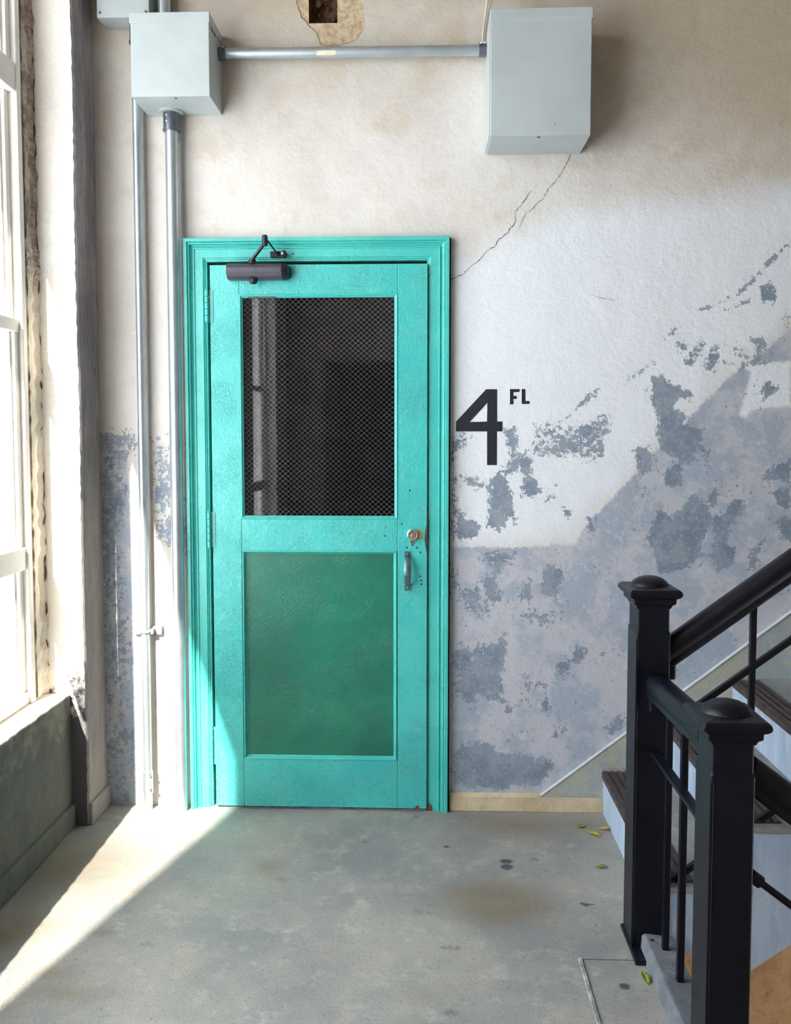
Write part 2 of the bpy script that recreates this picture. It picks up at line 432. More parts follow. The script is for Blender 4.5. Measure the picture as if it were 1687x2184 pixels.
# wear on the back wall
R4 = (940, 780, 3.667); R5 = (1200, 500, 2.731); R6 = (940, 1150, 3.7025); PXL = (0, 0, 1.0)
PEEL = [
 (R4, .8, [(130,540),(245,540),(220,640),(140,650),(100,720),(75,600)]),
 (R4, 1., [(500,490),(560,470),(600,540),(600,700),(560,760),(515,640)]),
 (R4, .9, [(520,760),(600,700),(720,720),(730,880),(830,960),(800,1000),(720,1030),(640,1020),(650,860),(590,800),(560,840),(500,860)]),
 (R4, 1.2, [(385,900),(440,840),(500,870),(560,1020),(600,1200),(610,1250),(540,1200),(500,1260),(450,1300),(370,1240),(380,1100)]),
 (R4, 1.2, [(130,1110),(165,1130),(180,1200),(300,1250),(290,1340),(200,1360),(120,1350),(90,1380),(120,1250)]),
 (R4, .7, [(75,560),(120,560),(130,1000),(150,1400),(70,1420)]),
 (R4, .55, [(740,470),(1060,450),(1280,400),(1330,500),(1280,700),(1120,740),(1060,700),(820,720),(670,690),(740,600)]),
 (R4, .8, [(150,850),(240,860),(390,940),(380,980),(280,960),(170,890)]),
 (R4, .7, [(800,1030),(860,1010),(910,930),(905,1010),(880,1080)]),
 (R4, 1.1, [(945,1110),(1000,1100),(1030,1160),(970,1190)]),
 (R4, 1.1, [(1510,670),(1600,630),(1640,660),(1600,800),(1560,780),(1550,700)]),
 (R4, .7, [(1150,1210),(1220,1190),(1190,1330),(1150,1300)]),
 (R5, 1.1, [(1165,310),(1210,280),(1240,340),(1230,390),(1180,385)]),
 (R5, .9, [(1300,480),(1330,460),(1330,550),(1310,540)]),
 (R5, .7, [(660,640),(700,620),(715,660),(680,670)]),
 (R5, .8, [(720,740),(760,690),(820,620),(830,660),(780,710),(740,780)]),
 (R5, .9, [(820,760),(860,660),(910,650),(900,760),(870,800)]),
 (R5, 1., [(910,720),(960,720),(1000,750),(940,770)]),
 (R5, .7, [(1010,660),(1050,650),(1070,710),(1020,700)]),
 (R5, .9, [(1100,610),(1190,600),(1190,640),(1160,700),(1170,760),(1080,760),(1030,800),(1040,760),(1120,740),(1130,650)]),
 (R5, 1.15, [(520,820),(590,830),(650,880),(750,910),(750,980),(690,950),(640,1010),(710,1030),(720,1110),(830,1130),(800,1210),(760,1340),(700,1340),(700,1470),(590,1470),(600,1380),(680,1320),(640,1280),(590,1260),(550,1180),(545,1020),(510,990),(520,930)]),
 (R5, 1.3, [(1150,880),(1210,840),(1220,880),(1270,865),(1230,930),(1170,950)]),
 (R5, 1.2, [(495,1770),(560,1600),(640,1650),(720,1560),(770,1500),(830,1560),(880,1640),(830,1750),(820,1860),(690,1960),(560,1980),(540,1860)]),
 (R5, 1.1, [(870,1640),(960,1620),(1000,1540),(1060,1530),(1050,1620),(980,1700),(960,1790),(1010,1840),(980,1940),(900,1960),(860,1880),(890,1780)]),
 (R5, 1., [(840,1520),(890,1480),(910,1510),(900,1590),(850,1590)]),
 (R5, 1.1, [(1180,1390),(1330,1310),(1330,1450),(1260,1420),(1180,1430)]),
 (R5, 1.2, [(1220,1510),(1330,1460),(1330,1620),(1260,1590)]),
 (R5, 1., [(1260,1660),(1330,1640),(1330,1780),(1270,1770)]),
 (R5, 1., [(1110,1830),(1180,1770),(1150,1880),(1110,1960),(1070,1950)]),
 (R5, .9, [(420,1260),(500,1230),(510,1370),(460,1410),(440,1320)]),
 (R5, .8, [(800,1230),(850,1300),(850,1390),(820,1330)]),
 (R6, .8, [(320,110),(440,100),(620,90),(600,190),(480,220),(470,330),(480,500),(420,500),(340,440),(330,300),(410,260),(400,200),(320,180)]),
 (R6, 1., [(790,260),(850,210),(970,240),(940,400),(880,470),(790,470)]),
 (R6, .8, [(620,410),(690,290),(720,320),(720,430),(690,500),(640,470)]),
 (R6, .9, [(150,860),(400,840),(520,740),(530,880),(490,1090),(500,1250),(590,1330),(540,1400),(480,1300),(300,1240),(270,1380),(110,1200),(120,900)]),
 (R6, .85, [(920,1000),(1020,900),(1080,820),(1160,810),(1140,980),(1040,1000),(970,1110),(910,1110)]),
 (R6, .6, [(650,1040),(710,1050),(690,1180),(680,1330),(640,1330),(640,1150)]),
 (R6, .9, [(770,1270),(850,1240),(880,1350),(820,1380)]),
 (R6, .7, [(720,1130),(830,1130),(830,1210),(750,1210)]),
 (R6, .9, [(150,1620),(350,1600),(450,1660),(870,1740),(900,1790),(760,1960),(300,1980),(130,1930),(110,1750)]),
 (R6, .7, [(870,1570),(880,1530),(980,1480),(960,1560)]),
 (R6, .8, [(1290,1490),(1450,1380),(1450,1480),(1330,1560)]),
 (R6, .6, [(70,160),(130,200),(140,460),(80,520)]),
 (R6, .5, [(150,380),(330,340),(360,560),(300,620),(160,560)]),
 (R6, .5, [(560,560),(900,560),(960,650),(860,700),(760,660),(560,640)]),
 (PXL, .5, [(213,905),(240,915),(300,925),(300,960),(272,985),(262,1100),(250,1200),(215,1210)]),
 (PXL, .38, [(215,1200),(262,1180),(282,1420),(282,1720),(215,1720)]),
 (PXL, .45, [(325,935),(395,925),(395,1180),(330,1150)]),
]
PEELN = [(zpoly(*R, P), k) for R, k, P in PEEL]
SCUFF = [[(1200,899),(1240,862),(1284,826)], [(1332,815),(1370,790),(1401,771)], [(1420,716),(1464,690)], [(1493,661),(1519,654)],
         [(1537,646),(1581,621),(1614,588),(1639,562),(1687,515)], [(1540,665),(1600,640)]]
SCUFFN = [[onwall(*p) for p in l] for l in SCUFF]
LOWER = [zpoly(*PXL, [(962,1166),(1100,1168),(1225,1160),(1245,1125),(1400,962),(1560,800),(1600,775),(1760,640),(2400,150),(3400,-650),(3400,1760),(962,1760)]),
         [(-1.6, 0), (-1.165, 0), (-1.185, 1.30), (-1.21, 1.50), (-1.6, 1.53)]]
WPATCH = zpoly(*R5, [(1040,770),(1100,740),(1330,740),(1330,1000),(1120,1020),(1060,1080),(1020,1050),(1070,900),(1090,800)])
WHITE = zpoly(*PXL, [(960,560),(1200,440),(1500,420),(1750,380),(2600,-300),(2600,0),(1760,640),(1560,800),(1400,962),(1245,1125),(1225,1165),(962,1166)])
BARE = zpoly(600, 0, 7.668, [(250,-200),(250,0),(270,110),(370,330),(440,400),(570,540),(680,750),(990,750),(1200,660),(1320,540),(1360,380),(1340,100),(1290,0),(1290,-200)])

def f_peel(x, z):
    out = np.full(x.shape, -1.6)
    low = np.maximum(poly_sd(x, z, LOWER[0]), poly_sd(x, z, LOWER[1]))
    out = np.where(low > 0, -0.62, out)
    for P, k in PEELN:
        P = np.array(P); mg = 0.06
        s = (x > P[:,0].min()-mg) & (x < P[:,0].max()+mg) & (z > P[:,1].min()-mg) & (z < P[:,1].max()+mg)
        if not s.any(): continue
        v = np.clip(poly_sd(x[s], z[s], P)/0.026, -1.5, 1.0)
        v = np.where(v > 0, v*k + (k-1)*0.6, v)
        out[s] = np.maximum(out[s], v)
    for l in SCUFFN:
        out = np.maximum(out, np.clip(0.15 - line_d(x, z, l)/0.02, -1.6, 1))
    return out
def f_lower(x, z):
    v = np.maximum(poly_sd(x, z, LOWER[0]), poly_sd(x, z, LOWER[1]))/0.05
    wp = poly_sd(x, z, WPATCH)/0.05
    return np.clip(np.minimum(v, -wp), -1, 1)
def f_white(x, z): return np.clip(np.maximum(poly_sd(x, z, WHITE)/0.18, poly_sd(x, z, WPATCH)/0.03), -1, 1)
def f_bare(x, z): return np.clip(poly_sd(x, z, BARE)/0.03, -1, 1)
def f_tan(x, z):  # tan plaster towards the top; the right-hand term also paints light falloff
    return np.clip((z-2.35)/0.9, 0, 1)*0.75 + np.clip((x-0.5)/0.9, 0, 1)*np.clip((z-2.1)/0.8, 0, 1)*0.75 + np.clip(0.14-np.abs(z-2.32), 0, 1)*0.8*((x > -1)&(x < 0.15))

YW = 3.5
DX0, DX1, DZ1 = -0.93, 0.066, 2.245        # rough opening behind the casing
HX0, HX1, HZ0, HZ1 = -0.458, -0.348, 3.075, 3.26
def lines(lo, f0, f1, hi, fine, coarse, extra):
    a = np.concatenate([np.arange(lo, f0, coarse), np.arange(f0, f1, fine), np.arange(f1, hi, coarse), [hi]])
    for e in extra:
        a[np.argmin(np.abs(a-e))] = e
    return np.unique(a)
GX = lines(-1.6, -1.32, 1.6, 3.6, 0.0075, 0.1, [DX0, DX1, HX0, HX1])
GZ = lines(-1.9, 0.0, 3.26, 3.6, 0.0075, 0.1, [0.0, DZ1, HZ0, HZ1])
def keep_wall(x, z):
    return ~(((x > DX0) & (x < DX1) & (z > 0) & (z < DZ1)) | ((x > HX0) & (x < HX1) & (z > HZ0) & (z < HZ1)) | (z < 0))
wall = grid_mesh('wall_back', GX, GZ, keep_wall, lambda x, z: np.stack([x, np.full(x.shape, YW), z], 1), M['wall'],
    {'peel': f_peel, 'lower': f_lower, 'white': f_white, 'bare': f_bare, 'tan': f_tan},
    label='peeling whitewashed plaster wall behind the turquoise door', cat='wall')

# old socket hole broken into the wall
b = MB()
hd = 0.09
b.add([(HX0,YW,HZ0),(HX1,YW,HZ0),(HX1,YW+hd,HZ0),(HX0,YW+hd,HZ0)], [(0,1,2,3)])
b.add([(HX0,YW,HZ0),(HX0,YW+hd,HZ0),(HX0,YW+hd,HZ1),(HX0,YW,HZ1)], [(0,1,2,3)])
b.add([(HX1,YW,HZ0),(HX1,YW+hd,HZ0),(HX1,YW+hd,HZ1),(HX1,YW,HZ1)], [(0,1,2,3)])
b.add([(HX0,YW+hd,HZ0),(HX1,YW+hd,HZ0),(HX1,YW+hd,HZ1),(HX0,YW+hd,HZ1)], [(0,1,2,3)])
b.add([(HX0,YW,HZ1),(HX1,YW,HZ1),(HX1,YW+hd,HZ1),(HX0,YW+hd,HZ1)], [(0,1,2,3)])
obj('hole_lining', b, M['rubble'], wall, label='dark broken hole in the plaster')
def lump(c, r, n=1):
    bm = bmesh.new(); bmesh.ops.create_icosphere(bm, subdivisions=1, radius=1.0)
    m = MB(); v = []
    for p in bm.verts:
        k = r*random.uniform(0.7, 1.15)
        v.append((c[0]+p.co.x*k, c[1]+p.co.y*k*0.8, c[2]+p.co.z*k))
    bm.verts.index_update()
    m.add(v, [tuple(q.index for q in fc.verts) for fc in bm.faces]); bm.free(); return m
for i in range(15):
    obj('rubble_stone', lump((random.uniform(HX0+.015, HX1-.012), YW+random.uniform(.045, .085), random.uniform(HZ0+.008, HZ0+.15)), random.uniform(.006, .017)), M['rubble'], wall)

# cracks in the plaster: shallow dark ribbons following the break
def ribbon(pts, w0, y=YW-0.0006):
    pts = [Vector((p[0], p[1])) for p in pts]; q = []
    for a, c in zip(pts[:-1], pts[1:]):
        n = max(2, int((c-a).length/0.008))
        for i in range(n):
            t = i/n; p = a.lerp(c, t); q.append(p + Vector((random.uniform(-.002,.002), random.uniform(-.002,.002))))
    q.append(pts[-1]); m = MB(); v = []; f = []
    for i, p in enumerate(q):
        d = (q[min(i+1, len(q)-1)] - q[max(i-1, 0)]).normalized(); nn = Vector((-d.y, d.x))
        ww = w0*random.uniform(0.3, 1.2)*(0.3 if i in (0, len(q)-1) else 1)
        v += [(p.x+nn.x*ww, y, p.y+nn.y*ww), (p.x-nn.x*ww, y, p.y-nn.y*ww)]
        if i: f.append((2*i-2, 2*i-1, 2*i+1, 2*i))
    return m.add(v, f)
CR = (940, 380, 5.46)
for pts, ww in (([(110,1190),(270,1110),(340,1040),(440,960),(560,830),(640,790),(670,720),(790,630),(800,590),(870,520),(870,390),(950,300),(1060,140)], .0016),
                ([(920,570),(990,410),(1050,380),(1130,280),(1190,240),(1250,130),(1370,0),(1480,-200),(1530,-330)], .0012)):
    obj('plaster_crack', ribbon(zpoly(*CR, pts), ww), M['crackdark'], wall)
obj('plaster_scratch', ribbon(zpoly(*R5, [(165,350),(240,375),(310,385)]), .0010), M['crackdark'], wall)

# left wall: parapet below the windows, sill, pier at the far corner, lintel above
XI, XW0, XW1 = -1.361, -1.53, -1.45          # inner parapet face, window outer / inner face
SZ, HZW, CZ = 0.516, 3.35, 3.6               # sill, window head, ceiling
PY = 3.30                                    # pier front face
PX = -1.298                                  # pier inner face
Y0 = -1.6                                    # rear wall
wl = thing('wall_left', (XI, 1.0, 0), 'left outer wall with grey parapet, bright sill and corner pier', 'wall', kind='structure')
def rough_box(x0, x1, y0, y1, z0, z1, ny, nz, amp):
    return MB().box(x0, x1, y0, y1, z0, z1)
obj('parapet', MB().box(-1.56, XI, Y0, PY, 0, SZ-0.006), M['parapet'], wl, bevel=0.003)
s_ = MB()
n = 260; ring = []
for i in range(n+1):
    y = Y0 + (PY-Y0)*i/n; e = XI + random.uniform(-.004, .0015)
    ring.append([(-1.56, y, SZ-0.007), (e, y, SZ-0.007), (e, y, SZ-0.002), (e-0.004, y, SZ), (-1.56, y, SZ+0.003)])
s_.loft(ring)
obj('sill', s_, M['sill'], wl, label='sunlit whitewashed sill')
# pier as a lofted column with slightly wandering corner
ring = []; ring2 = []
for i in range(181):
    z = CZ*i/180; e = PX + random.uniform(-.0022, .0022) + .002*math.sin(z*5.1)
    ring.append([(-1.56, PY, z), (e-.007, PY, z), (e, PY+.008, z), (PX, YW, z), (-1.56, YW, z)])
pm = MB().loft(ring)
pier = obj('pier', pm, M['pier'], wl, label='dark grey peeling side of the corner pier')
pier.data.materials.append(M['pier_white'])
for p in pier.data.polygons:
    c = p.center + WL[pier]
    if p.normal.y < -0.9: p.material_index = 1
# rough broken return between window frame and pier
ring = []
for i in range(90):
    z = SZ + (CZ-SZ)*i/89; a = random.uniform(-.007, .006)
    ring.append([(-1.54, 3.205, z), (-1.452, 3.208, z), (-1.449+a*.5, 3.24, z), (-1.456+a, 3.275+a, z), (-1.44+a, 3.302, z), (-1.54, 3.302, z)])
obj('broken_return', MB().loft(ring), M['ret'], wl)
b = MB(); ring = []
for i in range(120):
    z = SZ + 0.01 + (CZ-SZ-0.02)*i/119; a = random.uniform(-.004, .004); k = random.uniform(.2, 1.5)
    ring.append([(-1.452+a-.005*k, PY-.004, z), (-1.452+a+.009*k, PY-.0045, z)])
b.loft(ring, cap=False, close=False)
obj('brown_crack', b, M['crackbrown'], wl, label='ragged brown crack')
b = MB(); ring = []
for i in range(120):
    z = SZ + 0.01 + (CZ-SZ-0.02)*i/119; k = random.uniform(.1, 1.2)
    ring.append([(-1.4485, 3.206, z), (-1.4485, 3.206+.012*k, z)])
b.loft(ring, cap=False, close=False)
obj('brown_crack', b, M['crackbrown'], wl)
obj('lintel', MB().box(-1.56, -1.30, Y0, PY, HZW, CZ), M['wall_plain'], wl)
obj('near_pier', MB().box(-1.56, -1.40, -0.15, 0.20, SZ-0.03, HZW), M['wall_plain'], wl)
obj('rear_pier', MB().box(-1.56, -1.36, Y0, -1.02, SZ-0.03, HZW), M['wall_plain'], wl)
obj('baseboard_left', MB().box(XI-0.01, XI+0.014, Y0, PY-0.001, 0, 0.092), M['parapet'], None, bevel=0.008,
    label='low cement baseboard below the grey parapet', cat='baseboard', kind='structure')
bb = MB().box(PX-0.01, PX+0.012, PY+0.004, YW, 0, 0.085)
obj('baseboard_pier', bb, M['pier'], None, bevel=0.006, label='short cement baseboard on the corner pier side', cat='baseboard', kind='structure')
# outside: cornice that shades the window heads and an added unseen fin that blocks sun
obj('trim_1', MB().box(-1.889, -1.56, -1.10, 4.5, 3.45, 3.62), M['wall_plain'], None, label='exterior cornice over the windows', cat='cornice', kind='structure')
obj('sun_fin', MB().box(-2.02, -1.56, -1.30, -1.10, -1, 5.2), M['wall_plain'], None, label='added exterior fin blocking sun at the rear window', cat='sun blocker', kind='structure')

def window(name, y0, y1, label, sashes=True, near=True, far=True):
    t = thing(name, (-1.49, (y0+y1)/2, SZ), label, 'window', kind='structure')
    fw_ = 0.035
    for ya, yb in (((y0, y0+fw_),) if near else ()) + (((y1-fw_, y1),) if far else ()):
        obj('jamb', MB().box(XW0, XW1, ya, yb, SZ, HZW), M['wood'], t, bevel=0.004)
    obj('head', MB().box(XW0, XW1, y0+(fw_ if near else 0), y1-(fw_ if far else 0), HZW-fw_, HZW), M['wood'], t, bevel=0.003)
    a, c = y0+(fw_ if near else 0), y1-(fw_ if far else 0)
    obj('transom', MB().box(XW0, XW1-.004, a, c, 2.71, 2.81), M['wood'], t, bevel=0.004)
    zl = ((SZ+.045, 1.012, 0), (1.095, 1.868, .004), (1.915, 2.71, -.012), (2.81, HZW-fw_, 0)) if sashes else ((SZ+.045, 2.71, 0), (2.81, HZW-fw_, 0))
    if sashes: obj('meeting_rail', MB().box(XW0+.01, XW1-.012, a, c, 1.868, 1.915), M['wood'], t, bevel=0.004)
    if sashes: obj('lock_rail', MB().box(XW0+.01, XW1-.008, a, c, 1.012, 1.095), M['wood'], t, bevel=0.004)
    obj('bottom_rail', MB().box(XW0+.01, XW1-.010, a, c, SZ, SZ+0.045), M['wood'], t, bevel=0.004)
    for z0, z1, dx in zl:
        for ya, yb in (((a, a+.032),) if near else ()) + (((c-.032, c),) if far else ()):
            obj('sash_stile', MB().box(XW0+.016+dx, XW1-.020+dx, ya, yb, z0, z1), M['wood'], t, bevel=0.003)
            e = yb if ya == a else ya-.012
            obj('glazing_bar', MB().box(XW0+.026+dx, XW1-.034+dx, e, e+.012, z0, z1), M['wood'], t)
        obj('pane', MB().box(-1.497+dx, -1.493+dx, a+(.03 if near else 0), c-(.03 if far else 0), z0, z1), M['glass'], t)
    return t
window('window_1', 2.533, 3.205, 'tall white sash window beside the corner pier', near=False)
window('window_2', 0.20, 2.426, 'wide white window left of the camera, next to the corner window', False, far=False)
window('window_3', -1.02, -0.15, 'white window behind the camera')
obj('mullion_post', MB().box(-1.51, -1.47, 2.426, 2.533, SZ, HZW), M['wood'], wl)

# floor with stairwell opening
STX = 0.715                                  # floor edge at the stairwell
WELLY = 0.95
def spots(px, lst):
    pass
ST = [(1080,1837,14,5,1.),(1081,1849,14,6,.95),(1250,1930,9,4,.9),(1243,1927,7,3,.8),(1262,1929,9,2,.8),(1332,2104,11,7,1.),(952,1806,7,3,.8),(1140,1833,10,5,.45),
      (313,2014,18,7,.45),(895,1945,30,9,.35),(960,2022,28,7,.45),(962,2160,24,9,.45),(1272,1973,4,2,.7),(990,1741,4,2,.6),(888,1742,7,3,.5),(897,1783,6,2,.4),(323,2173,5,3,.6),(330,1949,6,2,.4),(545,1986,6,2,.5),(742,2008,6,2,.5),(778,1796,6,4,.5)]
WM = [(1060,1925,95,45,1.1),(1100,1760,120,28,.7),(575,1850,40,22,.55),(600,1875,14,6,.6),(1010,1900,60,30,.5),(220,1990,26,9,.6),(1000,1780,80,30,.4),(140,2120,90,22,.5),(700,2030,60,15,.25),(110,2075,60,16,.5),(150,1850,150,60,.75),(30,1990,60,50,.75),(1250,1760,90,22,.6),(900,2120,90,30,.3)]  # brown floor patches; those by the parapet paint in its dim warm ambient
def ell(lst, soft):
    def fn(x, y):
        out = np.zeros(x.shape)
        for px, py, rx, ry, k in lst:
            cx, cy = onfloor(px, py); ex = abs(onfloor(px+rx, py)[0]-cx); ey = abs(onfloor(px, py+ry)[1]-cy)
            d = np.sqrt(((x-cx)/ex)**2 + ((y-cy)/ey)**2)
            out = np.maximum(out, k*np.clip((1.0+soft-d)/(2*soft), 0, 1))
        return out
    return fn
FX = lines(-1.6, -1.36, 0.72, 3.6, 0.007, 0.12, [STX])
FY = lines(-1.6, 1.95, 3.52, 3.6, 0.007, 0.12, [WELLY])
floor = grid_mesh('floor', FX, FY, lambda x, y: ~((x > STX) & (y > WELLY)), lambda x, y: np.stack([x, y, np.zeros(x.shape)], 1), M['floor'],
    {'stain': ell(ST, 0.4), 'warm': ell(WM, 0.9)}, label='worn grey concrete landing floor with a sun stripe', cat='floor')
obj('slab', MB().box(-1.6, STX, -1.6, 3.6, -0.22, -0.002), M['step'], floor)
obj('slab', MB().box(STX, 3.6, -1.6, WELLY, -0.22, -0.002), M['step'], floor)
# later cement fill on the landing edge with a bright bead
obj('fill_bead', MB().sweep([(-.006,0),(-.004,.005),(.004,.005),(.006,0)], (0.444, 1.2, 0.0), (0.441, 2.49, 0.0)), M['bead'], floor, smooth=True, label='pale bead edging the patched concrete')
obj('fill_joint', MB().box(0.448, 0.60, 2.487, 2.490, -.001, 0.0008), M['crackdark'], floor)

obj('ceiling', MB().box(-1.6, 3.6, -1.6, 3.6, CZ, CZ+0.1), M['lowbounce'], None, label='plain plaster ceiling above the landing', cat='ceiling', kind='structure')
obj('wall_right', MB().box(3.6, 3.7, -1.6, 3.6, -0.1, CZ), M['lowbounce'], None, label='plaster wall beyond the stairs', cat='wall', kind='structure')
wr = thing('wall_rear', (0, -1.6, 0), 'plaster wall behind the camera with a dark doorway', 'wall', kind='structure')
obj('wall_piece', MB().box(-1.6, -1.0, -1.75, -1.6, 0, CZ), M['lowbounce'], wr)
obj('wall_piece', MB().box(0.7, 3.6, -1.75, -1.6, 0, CZ), M['lowbounce'], wr)
obj('wall_piece', MB().box(-1.0, 0.7, -1.75, -1.6, 2.2, CZ), M['lowbounce'], wr)
c_ = MB().box(-1.0, 0.7, -3.2, -3.1, 0, 2.3).box(-1.1, -1.0, -3.2, -1.75, 0, 2.3).box(0.7, 0.8, -3.2, -1.75, 0, 2.3).box(-1.1, 0.8, -3.2, -1.75, 2.2, 2.3).box(-1.1, 0.8, -3.2, -1.6, -0.1, -0.001)
obj('dark_lobby', c_, M['corridor'], wr)

# stairwell below
lw = thing('wall_stairwell', (2.1, 2.2, -1.9), 'ochre walls of the stairwell below the landing', 'wall', kind='structure')
obj('wall_piece', MB().box(STX-0.3, 3.7, YW, YW+0.1, -1.9, 0.02), M['lower'], lw)
obj('wall_piece', MB().box(STX-0.1, STX-0.002, -0.2, YW, -1.9, -0.22), M['lower'], lw)
obj('wall_piece', MB().box(STX, 3.7, WELLY-0.15, WELLY-0.05, -1.9, -0.22), M['lower'], lw)
obj('wall_piece', MB().box(3.6, 3.7, WELLY, YW, -1.9, -1.15), M['lower'], lw)  # stops short: added opening above lets sky light into the well
obj('wall_piece', MB().box(STX-0.3, 3.7, WELLY-0.15, YW+0.1, -2.0, -1.9), M['lower'], lw)

# room beyond the door
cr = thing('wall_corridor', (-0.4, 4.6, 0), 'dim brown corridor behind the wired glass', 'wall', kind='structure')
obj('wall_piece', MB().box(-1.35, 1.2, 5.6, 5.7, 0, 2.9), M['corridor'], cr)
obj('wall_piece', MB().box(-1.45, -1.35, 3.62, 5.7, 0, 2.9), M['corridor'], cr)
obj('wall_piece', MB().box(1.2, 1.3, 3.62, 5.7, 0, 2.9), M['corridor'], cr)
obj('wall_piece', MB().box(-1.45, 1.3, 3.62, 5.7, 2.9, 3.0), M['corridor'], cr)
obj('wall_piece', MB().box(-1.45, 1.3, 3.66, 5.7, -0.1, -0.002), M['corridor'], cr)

# ------------------------------------------------------------------ door casing
def mitre(name, x0, x1, z0, z1, prof, mat, parent, sides='LRTB', bot=None, ybase=YW):
    """picture-frame moulding: prof = (inset from outer edge, height towards the room)"""
    for sd in sides:
        r0 = []; r1 = []
        for u_, h in prof:
            y = ybase - h
            zb = (z0+u_) if bot is None else bot
            if sd == 'L': r0.append((x0+u_, y, zb)); r1.append((x0+u_, y, z1-u_))
            if sd == 'R': r0.append((x1-u_, y, zb)); r1.append((x1-u_, y, z1-u_))
            if sd == 'T': r0.append((x0+u_, y, z1-u_)); r1.append((x1-u_, y, z1-u_))
            if sd == 'B': r0.append((x0+u_, y, z0+u_)); r1.append((x1-u_, y, z0+u_))
        obj(name, MB().loft([r0, r1]), mat, parent)
CX0, CX1, CZ1 = -0.948, 0.083, 2.262
fr = thing('trim_3', ((CX0+CX1)/2, YW, 0), 'turquoise moulded casing around the door', 'door frame', kind='structure')
prof = [(0,-.02),(0,.034),(.002,.037),(.013,.037),(.015,.034),(.0165,.029),(.019,.032),(.022,.031),(.025,.020),(.031,.015),(.034,.016),(.036,.022),(.039,.022),(.041,.017),
        (.072,.017),(.074,.013),(.078,.012),(.080,.008),(.086,.007),(.087,-.02)]
mitre('casing', CX0, CX1, 0, CZ1, prof, M['tealframe'], fr, 'LRT', bot=0.0)
# jamb and stop set back behind the casing
JX0, JX1, JZ1 = -0.862, 0.008, 2.178
for nm, x0, x1, z0, z1 in (('jamb', JX0-.02, JX0, 0, JZ1+.02), ('jamb', JX1, JX1+.02, 0, JZ1+.02), ('jamb', JX0, JX1, JZ1, JZ1+.02)):
    obj(nm, MB().box(x0, x1, YW-.006, YW+.12, z0, z1), M['tealframe'], fr)
for x0, x1, z0, z1 in ((JX0, JX0+.014, 0, JZ1), (JX1-.012, JX1, 0, JZ1), (JX0, JX1, JZ1-.012, JZ1)):
    obj('door_stop', MB().box(x0, x1, YW+.03, YW+.06, z0, z1), M['dark'], fr)  # real stops, coloured near-black to put shade into the leaf gap
obj('threshold', MB().box(JX0, JX1, YW-.012, YW+.12, -.001, .004), M['bead'], fr, bevel=.002)
obj('shade_strip', MB().box(CX1-.002, CX1+.006, YW-.002, YW+.02, .0, CZ1), M['dark'], fr)  # solid dark strip painting shade along the casing edge
obj('worn_foot', MB().prism([(CX1-.086,.001),(CX1-.06,.001),(CX1-.062,.02),(CX1-.074,.034),(CX1-.086,.03)], YW-.0186, YW-.017), M['crackbrown'], fr)
obj('paint_drip', MB().prism([(CX1+.004,.03),(CX1+.022,.034),(CX1+.030,.055),(CX1+.020,.078),(CX1+.004,.090)], YW-.0018, YW+.001), M['tealframe'], fr)

# ------------------------------------------------------------------ door
dr = thing('door_1', (-0.425, 3.49, 0.008), 'turquoise panelled door with wired glass above a green panel', 'door', kind='structure')
FY0, FY1 = 3.474, 3.514                       # leaf front and back
LX0, LX1, LZ0, LZ1 = -0.847, -0.001, 0.012, 2.160
gx0, gx1, gz0, gz1 = -0.733, -0.117, 1.172, 2.046     # glass opening
px0, px1, pz0, pz1 = -0.730, -0.120, 0.207, 1.046     # panel opening
def leafpart(name, x0, x1, z0, z1): return obj(name, MB().box(x0, x1, FY0, FY1, z0, z1), M['teal'], dr, bevel=.0018)
leafpart('stile', LX0, gx0, LZ0, LZ1)
leafpart('stile', gx1, LX1, LZ0, LZ1)
leafpart('top_rail', gx0+.0006, gx1-.0006, gz1, LZ1)
leafpart('lock_rail', gx0+.0006, gx1-.0006, pz1, gz0)
leafpart('bottom_rail', gx0+.0006, gx1-.0006, LZ0, pz0)
bp = [(0,-.014),(0,.002),(.003,.003),(.006,.001),(.009,-.004),(.012,-.006),(.012,-.014)]
mitre('glazing_bead', gx0, gx1, gz0, gz1, bp, M['tealframe'], dr, ybase=FY0)
bp2 = [(0,-.018),(0,.002),(.003,.003),(.006,.000),(.010,-.009),(.013,-.012),(.013,-.018)]
mitre('panel_moulding', px0, px1, pz0, pz1, bp2, M['tealframe'], dr, ybase=FY0)
obj('green_panel', MB().box(px0-.001, px1+.001, FY0+.013, FY1-.004, pz0-.001, pz1+.001), M['green'], dr, label='darker green lower panel')
obj('glass_pane', MB().box(gx0+.004, gx1-.004, FY0+.014, FY0+.020, gz0+.004, gz1-.004), M['wireglass'], dr, label='dark wired glass pane')
# diagonal wire lattice inside the glass
wm = MB(); yw = FY0+.017; sp = 0.0222; x0, x1, z0, z1 = gx0+.008, gx1-.008, gz0+.008, gz1-.008; sl = 0.90
for sgn in (1, -1):
    k = -80
    while k < 140:
        pts = []
        c = (z0 if sgn > 0 else z1) + sgn*0 ; off = k*sp
        # line z = zc + sgn*sl*(x - x0 - off)
        zc = z0 if sgn > 0 else z1
        xa, xb = x0, x1
        za = zc + sgn*sl*(xa-x0-off); zb = zc + sgn*sl*(xb-x0-off)
        # clip to the pane
        def cl(xv, zv):
            if zv < z0: zz = z0
            elif zv > z1: zz = z1
            else: return xv, zv
            return x0 + off + (zz-zc)/(sgn*sl), zz
        A_ = cl(xa, za); B_ = cl(xb, zb)
        if x0-1e-6 <= A_[0] <= x1+1e-6 and x0-1e-6 <= B_[0] <= x1+1e-6 and B_[0]-A_[0] > .004:
            wm.tube([(A_[0], yw+sgn*.0005, A_[1]), (B_[0], yw+sgn*.0005, B_[1])], .00065, 4)
        k += 1
obj('wire_mesh', wm, M['wire'], dr, kind='stuff', label='diagonal wire lattice in the glass')
